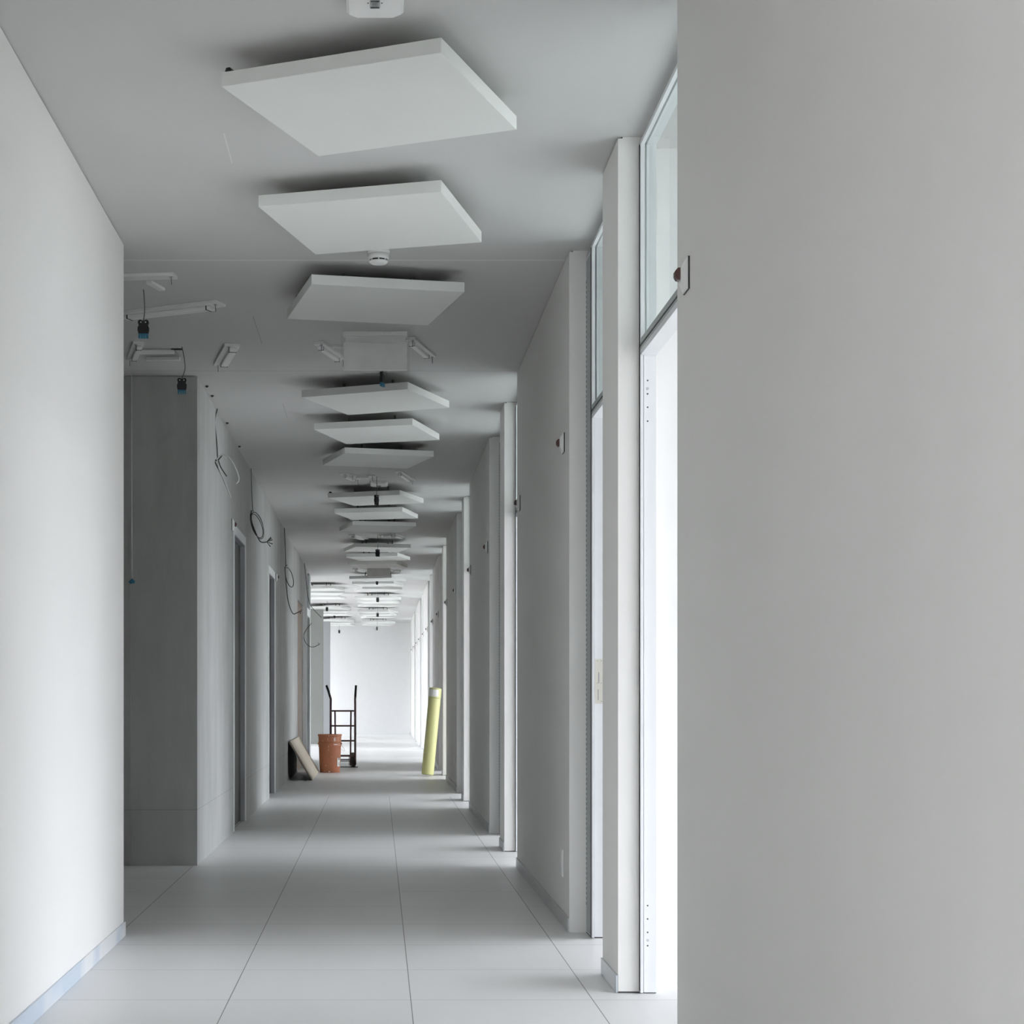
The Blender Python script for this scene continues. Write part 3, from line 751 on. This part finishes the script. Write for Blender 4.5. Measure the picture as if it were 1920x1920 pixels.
# ------------------------------------------------------------------ loose cables on the concrete wall
def cable(name, paths, label, loc):
    o = thing(name, label, 'cable', loc)
    L = Vector(loc)
    for (nm, pts, r, mt) in paths:
        MB().tube([Vector(p)-L for p in spline(pts, 8)], r, 6).build(nm, mt, parent=o)
    return o
def cw(px, py, Y): return tuple(at(px, py, Y))
Y1 = 11.05
cable('hanging_cable', [
  ('down_lead', [(-1.062, Y1, ZC), cw(402.5, 790, 11.0), cw(406, 825, 11.05), cw(408, 858, 11.05)], 0.0042, 'cable_grey'),
  ('tie', [cw(399, 856, 11.0), cw(403, 862, 11.0), cw(408, 863, 11.0), cw(414, 857, 11.0), cw(416, 854, 11.0)], 0.0045, 'cable_grey'),
  ('long_tail', [cw(396, 868, 11.0), cw(399, 857, 10.98), cw(404, 868, 10.98), cw(418, 897, 10.95), cw(430, 926, 10.9)], 0.004, 'cable_grey'),
  ('pale_tail', [cw(407, 860, 11.0), cw(411, 880, 10.95), cw(422, 905, 10.9), cw(433, 933, 10.85)], 0.0042, 'cable_pale'),
  ('short_tail', [cw(409, 862, 11.0), cw(414, 876, 10.95), cw(425, 893, 10.9)], 0.0035, 'cable_grey'),
  ('pale_loop', [cw(409, 856, 11.0), cw(420, 853, 10.9), cw(433, 862, 10.85), cw(445, 885, 10.8), cw(448, 900, 10.8), cw(443, 907, 10.8)], 0.004, 'cable_pale')],
  'pale and grey cable bundle hanging tied in a knot on the near concrete wall', (-1.062, Y1, ZC))
def coil(c, rx, rz_, turns, Y, r, mt, tilt=0.25):
    pts = []
    for i in range(int(turns*16)+1):
        a = 2*PI*i/16 + PI/2
        u, v = math.cos(a)*rx, math.sin(a)*rz_
        k = 1 + 0.15*math.sin(i*0.27+0.8)
        pts.append(at(c[0]+(u*k + v*-tilt), c[1]-v*k, Y + 0.02*math.sin(a) + i*0.0008))
    return pts
def cable2(top, chain, cl, tail, ends, Y, label, r=0.0045):
    loc = Vector((max(top[0], XC+0.008), Y, ZC))
    o = thing('hanging_cable', label, 'cable', loc, 0, 'black cables coiled on the left wall')
    MB().tube([p-loc for p in spline([tuple(loc)]+[cw(a, b_, Y) for a, b_ in chain], 8)], r, 6).build('down_lead', 'cable_grey', parent=o)
    if cl:
        MB().tube([p-loc for p in coil(cl[0], cl[1], cl[2], cl[3], Y, r, None, cl[4])], r, 6).build('coil', 'cable_grey', parent=o)
    MB().tube([p-loc for p in spline([cw(a, b_, Y) for a, b_ in tail], 8)], max(r*1.1, 0.0045), 6).build('tail', 'cable_grey', parent=o)
    for e in ends:
        MB().tube([at(tail[-1][0], tail[-1][1], Y)-loc, at(e[0], e[1], Y)-loc], [0.002, 0.0045], 6).build('stripped_wire', 'cable_grey', parent=o)
    return o
cable2((-1.06,), [(472, 920), (474, 957)], ((482, 984), 9.5, 24, 2.2, 0.28), [(471, 957), (472, 978), (480, 1000), (487, 1014), (493, 1017), (500, 1016)], [(508, 1007), (511, 1012), (511, 1020), (507, 1025), (509, 1009)], 13.95, 'black cable in a double coil with splayed wire ends between the two dark doors', 0.0030)
cable2((-1.06,), [(535, 1030), (536, 1062)], ((543, 1081), 6.5, 19.5, 1.1, 0.22), [(534, 1063), (537, 1100), (541, 1130), (549, 1150), (557, 1149), (563, 1146)], [(566, 1143), (565, 1148), (563, 1151)], 18.9, 'black cable with one loop, its tail reaching the brown wooden door', 0.0048)
cable2((-1.06,), [(573, 1078), (577, 1115), (582, 1134), (592, 1147), (603, 1158)], None, [(585, 1168), (576, 1178), (570, 1190), (572, 1203), (579, 1211), (588, 1213), (599, 1208)], [(596, 1205), (600, 1206)], 24.0, 'thin black cable looping in front of the grey pillar at the far wall end', 0.0045)

# ------------------------------------------------------------------ things on the floor
# leaning board
o = thing('leaning_board', 'long beige board leaning on edge against the left wall before the bucket', 'board', (-0.80, 19.8, 0))
# cross-section in XZ: foot at x=-0.80, head on the wall at x=-1.06, z=0.44
nx, nz = (0.44, 0.265); nl = math.hypot(nx, nz); nx, nz = nx/nl*0.028, nz/nl*0.028
MB().prism([(0, 0, 0.012), (-0.262, 0, 0.452), (-0.262+nx-0.004, 0, 0.452+nz), (nx, 0, nz*0+0.004)], (0, 2.2, 0)).build('panel', 'board', parent=o, bevel=0.002)
MB().prism([(0.0, -0.002, 0.010), (-0.262, -0.002, 0.450), (-0.259, -0.002, 0.452), (0.003, -0.002, 0.012)], (0, 2.2, 0)).build('dark_edge', 'dark', parent=o)

# bucket
bx, by = -0.637, 21.95
o = thing('bucket', 'tall orange plastic bucket with white paint marks beside the hand truck', 'bucket', (bx, by, 0))
prof_o = [(0.128, 0.0), (0.131, 0.006), (0.139, 0.17), (0.1445, 0.33), (0.1505, 0.345), (0.1505, 0.352), (0.1455, 0.360), (0.1465, 0.385), (0.152, 0.392), (0.152, 0.399), (0.147, 0.405), (0.1495, 0.47), (0.156, 0.476), (0.158, 0.492), (0.155, 0.498),
          (0.148, 0.496), (0.146, 0.47), (0.137, 0.17), (0.124, 0.014)]
MB().lathe(prof_o, n=56).build('shell', 'terracotta', parent=o, autosmooth=True)
def patch(name, a0, a1, z0, z1, r, mt, shape=None):
    """a patch lying on the bucket wall; angle 0 faces the viewer, positive to the right"""
    m = MB(); n_ = max(2, int(abs(a1-a0)/6)); vs = []
    for q in range(n_+1):
        a = math.radians(a0+(a1-a0)*q/n_)
        vs.append([m.bm.verts.new((r(z)*math.sin(a), -r(z)*math.cos(a), z)) for z in (z0, z1)])
    for q in range(n_): m.bm.faces.new((vs[q][0], vs[q+1][0], vs[q+1][1], vs[q][1]))
    for f in list(m.bm.faces): pass
    return m.build(name, mt, parent=o)
rb = lambda z: 0.1325 + 0.047*z + (0.0035 if z < 0.34 else 0.003)
rt = lambda z: 0.1505
lb = patch('label_sticker', 44, 66, 0.08, 0.19, rb, 'paint')
lb['label'] = 'small white sticker with black print'
m_ = MB(); 
for (a, z, w_, h_) in ((50, 0.165, 5, 0.022), (57, 0.165, 3, 0.030), (52, 0.125, 7, 0.006), (52, 0.112, 5, 0.006), (54, 0.10, 8, 0.005)):
    v = [m_.bm.verts.new(((rb(zz)+0.0012)*math.sin(math.radians(aa)), -(rb(zz)+0.0012)*math.cos(math.radians(aa)), zz)) for aa, zz in ((a, z), (a+w_, z), (a+w_, z+h_), (a, z+h_))]
    m_.bm.faces.new(v)
s_ = m_.build('sticker_print', 'black', parent=lb)
# white number-like blot with a bar below, and splashes
m_ = MB()
def quadpatch(a, z, w_, h_, rr):
    v = [m_.bm.verts.new((rr*math.sin(math.radians(aa)), -rr*math.cos(math.radians(aa)), zz)) for aa, zz in ((a, z), (a+w_, z), (a+w_, z+h_), (a, z+h_))]
    m_.bm.faces.new(v)
for (a, z, w_, h_) in ((22, .442, 7, .008), (22, .425, 7, .007), (22, .409, 5, .008), (22, .409, 2, .04), (28, .412, 2.5, .015), (28, .43, 2, .015), (25, .455, 1.4, .01),
                       (22, .388, 2, .008), (-9, .43, 1.2, .02), (-8, .41, 1.0, .012), (-38, .41, 3, .008)):
    quadpatch(a, z, w_, h_, 0.1515)
for (a, z, w_, h_) in ((21, .362, 20, .009), (-6, .33, 1.2, .025), (-5, .30, 3, .006), (-7, .28, 1, .012), (-4, .47, 2, .016)):
    quadpatch(a, z, w_, h_, 0.1585 if z > .46 else 0.1515)
for (a, z, w_, h_) in ((-22, .09, 3, .008), (-6, .012, 9, .01), (-30, .02, 3, .005), (10, .2, 1.5, .006)):
    quadpatch(a, z, w_, h_, 0.1425 if z > .15 else (0.139 if z > .05 else 0.135))
m_.build('paint_marks', 'paint', parent=o)['label'] = 'white paint marks'
# wire handle folded down on the right
hp = [(0.152, 0.0, 0.38), (0.175, -0.03, 0.35), (0.165, -0.085, 0.30), (0.19, -0.09, 0.265), (0.16, -0.11, 0.27), (0.09, -0.135, 0.262)]
MB().tube(spline([(0.15, 0.0, 0.375), (0.172, -0.015, 0.33), (0.196, -0.03, 0.285), (0.17, -0.05, 0.288), (0.15, -0.06, 0.31)], 8), 0.0022, 6).build('wire_handle', 'white_metal', parent=o)
for s_ in (-1, 1): MB().lathe([(0.013, 0.145), (0.013, 0.158)], n=12, axis='X', c=(0, 0, 0.375)).build('handle_lug', 'terracotta', parent=o).scale = (s_, 1, 1)

# hand truck
ty = 23.62
o = thing('hand_truck', 'brown tubular steel hand truck with black grips standing behind the orange bucket', 'hand truck', (-0.502, ty, 0))
W2 = 0.172
for s_ in (-1, 1):
    top = (-0.062 if s_ < 0 else 0.010)
    tp = s_*W2 + top
    r_ = MB().tube(spline([(s_*W2, 0, 0.03), (s_*W2, 0, 0.5), (s_*W2, 0, 0.86), (s_*W2*0.995, 0.005, 0.95), (s_*W2+top*0.12, 0.01, 0.985)], 6), 0.0155, 12).build('side_rail', 'rust', parent=o)
    MB().tube([(s_*W2+top*0.08, 0.010, 0.968), (s_*W2+top*0.5, 0.03, 1.06), (tp, 0.05, 1.145)], 0.0165, 12).build('grip', 'black', parent=r_)
for z in (0.787, 0.577, 0.367, 0.157):
    MB().tube([(-W2, 0, z), (W2, 0, z)], 0.012 if z > 0.2 else 0.014, 10).build('crossbar', 'rust', parent=o)
for s_ in (-1, 1):
    MB().tube([(s_*0.112, 0.0, 0.787), (s_*0.106, 0, 0.15), (s_*0.106, 0, 0.02)], 0.0115, 10).build('inner_rod', 'rust', parent=o)
    x0 = s_*0.142
    wh = MB().lathe([(0.055, x0-0.032), (0.088, x0-0.036), (0.098, x0-0.022), (0.100, x0), (0.098, x0+0.022), (0.088, x0+0.036), (0.055, x0+0.032)], n=40, axis='X', c=(0, 0.11, 0.100)).build('wheel', 'rubber', parent=o, autosmooth=True)
    MB().lathe([(0.03, x0-0.038), (0.03, x0+0.038)], n=20, axis='X', c=(0, 0.11, 0.100)).build('hub', 'metal', parent=wh)
    MB().prism([(s_*0.085-0.003, 0, 0.02), (s_*0.085-0.003, 0, 0.16), (s_*0.085-0.003, 0.125, 0.115), (s_*0.085-0.003, 0.125, 0.085)], (0.006, 0, 0)).build('axle_bracket', 'rust', parent=o)
MB().tube([(-0.16, 0.11, 0.1), (0.16, 0.11, 0.1)], 0.008, 10).build('axle', 'dark', parent=o)
tpl = MB().box(-0.18, 0.18, -0.02, 0.0, 0.0, 0.008); tpl.box(-0.18, 0.21, -0.20, -0.0, 0.0, 0.006)
tpl.build('toe_plate', 'dark', parent=o)
MB().tube([(-0.11, 0, 0.083), (0.11, 0, 0.083)], 0.007, 8).build('lower_bar', 'rust', parent=o)

# long roll
o = thing('wrapped_roll', 'tall lime yellow wrapped roll leaning at the pier of the right wall', 'roll', (0.608, 20.90, 0))
d = Vector((0.101, 0.066, 1.078)); u = d.normalized()
q = Vector((0, 0, 1)).rotation_difference(u).to_matrix().to_4x4()
def rolled(prof, name, mt, n_=40, arc=None):
    m = MB().lathe(prof, n=n_)
    bmesh.ops.transform(m.bm, matrix=q, verts=m.bm.verts)
    return m.build(name, mt, parent=o, autosmooth=True, loc=(0, 0, 0.017))
rolled([(0.064, 0.0), (0.074, 0.006), (0.0765, 0.02), (0.0765, 0.955)], 'body', 'lime')
rolled([(0.0765, 0.957), (0.079, 0.958), (0.079, 0.964), (0.077, 0.966), (0.079, 0.970), (0.079, 0.976), (0.0772, 0.979), (0.0775, 1.075), (0.070, 1.085), (0.064, 1.08)], 'end_cap', 'lime')
m = MB(); vs = []
for k in range(17):
    a = math.radians(-75+k*6.6)
    vs.append([m.bm.verts.new((0.0788*math.sin(a), -0.0788*math.cos(a), z)) for z in (0.975, 1.062)])
for k in range(16): m.bm.faces.new((vs[k][0], vs[k+1][0], vs[k+1][1], vs[k][1]))
bmesh.ops.transform(m.bm, matrix=q, verts=m.bm.verts)
lb = m.build('label_sheet', 'paint', parent=o, loc=(0, 0, 0.017)); lb['label'] = 'white paper label around the top'
m = MB()
for (a0, a1, z) in ((-60, 0, 1.048), (-60, -10, 1.03), (-55, 5, 1.012), (-20, 15, 0.99)):
    p = [(0.0795*math.sin(math.radians(a)), -0.0795*math.cos(math.radians(a)), zz) for zz in (z, z+0.0035) for a in (a0, (a0+a1)/2, a1)]
    v = [m.bm.verts.new(x) for x in p]
    m.bm.faces.new((v[0], v[1], v[4], v[3])); m.bm.faces.new((v[1], v[2], v[5], v[4]))
bmesh.ops.transform(m.bm, matrix=q, verts=m.bm.verts)
m.build('label_print', 'jambgrey', parent=lb)
bm = bmesh.new(); bmesh.ops.create_icosphere(bm, subdivisions=3, radius=0.045)
for v in bm.verts: v.co *= 1+0.25*(random.random()-0.5); v.co.z *= 0.6
for f in bm.faces: f.smooth = False
m = MB(); m.bm = bm
bmesh.ops.translate(bm, vec=(0, 0, 1.092), verts=bm.verts); bmesh.ops.transform(bm, matrix=q, verts=bm.verts)
m.build('film_stuffing', 'film', parent=o, loc=(0, 0, 0.017))['label'] = 'crumpled clear film at the open end'

# small anchors left in the ceiling by the concrete wall
for i, (px, py, lab) in enumerate(((388, 723, 'nearest one by the block corner'), (398, 741, 'second from the block corner'), (426, 792, 'third from the block corner'), (449, 836, 'fourth from the block corner'))):
    x, y = gx(px, py)
    an = MB().lathe([(0.006, 0), (0.012, -0.004), (0.005, -0.012)], n=12).build('ceiling_anchor', 'dark'); an.location = (x, y, ZC)
    tag(an, 'small dark ceiling anchor above the concrete wall, %s' % lab, 'anchor', 'small dark anchors in the ceiling')

# ------------------------------------------------------------------ light: overcast sky through the window fronts
w = bpy.data.worlds.new('overcast_sky'); sc.world = w; w.use_nodes = True
nt = w.node_tree; bg = nt.nodes['Background']
tc = nt.nodes.new('ShaderNodeTexCoord'); sp = nt.nodes.new('ShaderNodeSeparateXYZ'); nt.links.new(tc.outputs['Generated'], sp.inputs[0])
r = nt.nodes.new('ShaderNodeValToRGB')
r.color_ramp.elements[0].position = 0.47; r.color_ramp.elements[0].color = (0.10, 0.10, 0.10, 1)
r.color_ramp.elements[1].position = 1.0; r.color_ramp.elements[1].color = (0.90, 0.93, 1.0, 1)
e_ = r.color_ramp.elements.new(0.51); e_.color = (0.273, 0.288, 0.314, 1)
nt.links.new(math_node(nt, 'MULTIPLY_ADD', sp.outputs[2], 0.5, 0.5), r.inputs['Fac'])
nt.links.new(r.outputs['Color'], bg.inputs['Color']); bg.inputs['Strength'].default_value = 10.0

# ------------------------------------------------------------------ camera and view
cam = bpy.data.cameras.new('camera'); co = bpy.data.objects.new('camera', cam); COL.objects.link(co)
cam.sensor_width = 36; cam.lens = F/1920*36
cam.shift_x = (960-PX)/1920; cam.shift_y = (PY-960)/1920
co.location = (0, 0, HC); co.rotation_euler = (PI/2, 0, 0)
cam.clip_end = 200; sc.camera = co
sc.view_settings.view_transform = 'Standard'; sc.view_settings.look = 'None'; sc.view_settings.gamma = 1.0
sc.view_settings.use_curve_mapping = False
sc.view_settings.exposure = 1.15
cy = sc.cycles
cy.use_adaptive_sampling = True; cy.adaptive_threshold = 0.05; cy.adaptive_min_samples = 16
cy.max_bounces = 12; cy.diffuse_bounces = 5; cy.glossy_bounces = 4; cy.transparent_max_bounces = 12; cy.transmission_bounces = 4
cy.sample_clamp_indirect = 10; cy.use_denoising = True; cy.caustics_reflective = False; cy.caustics_refractive = False
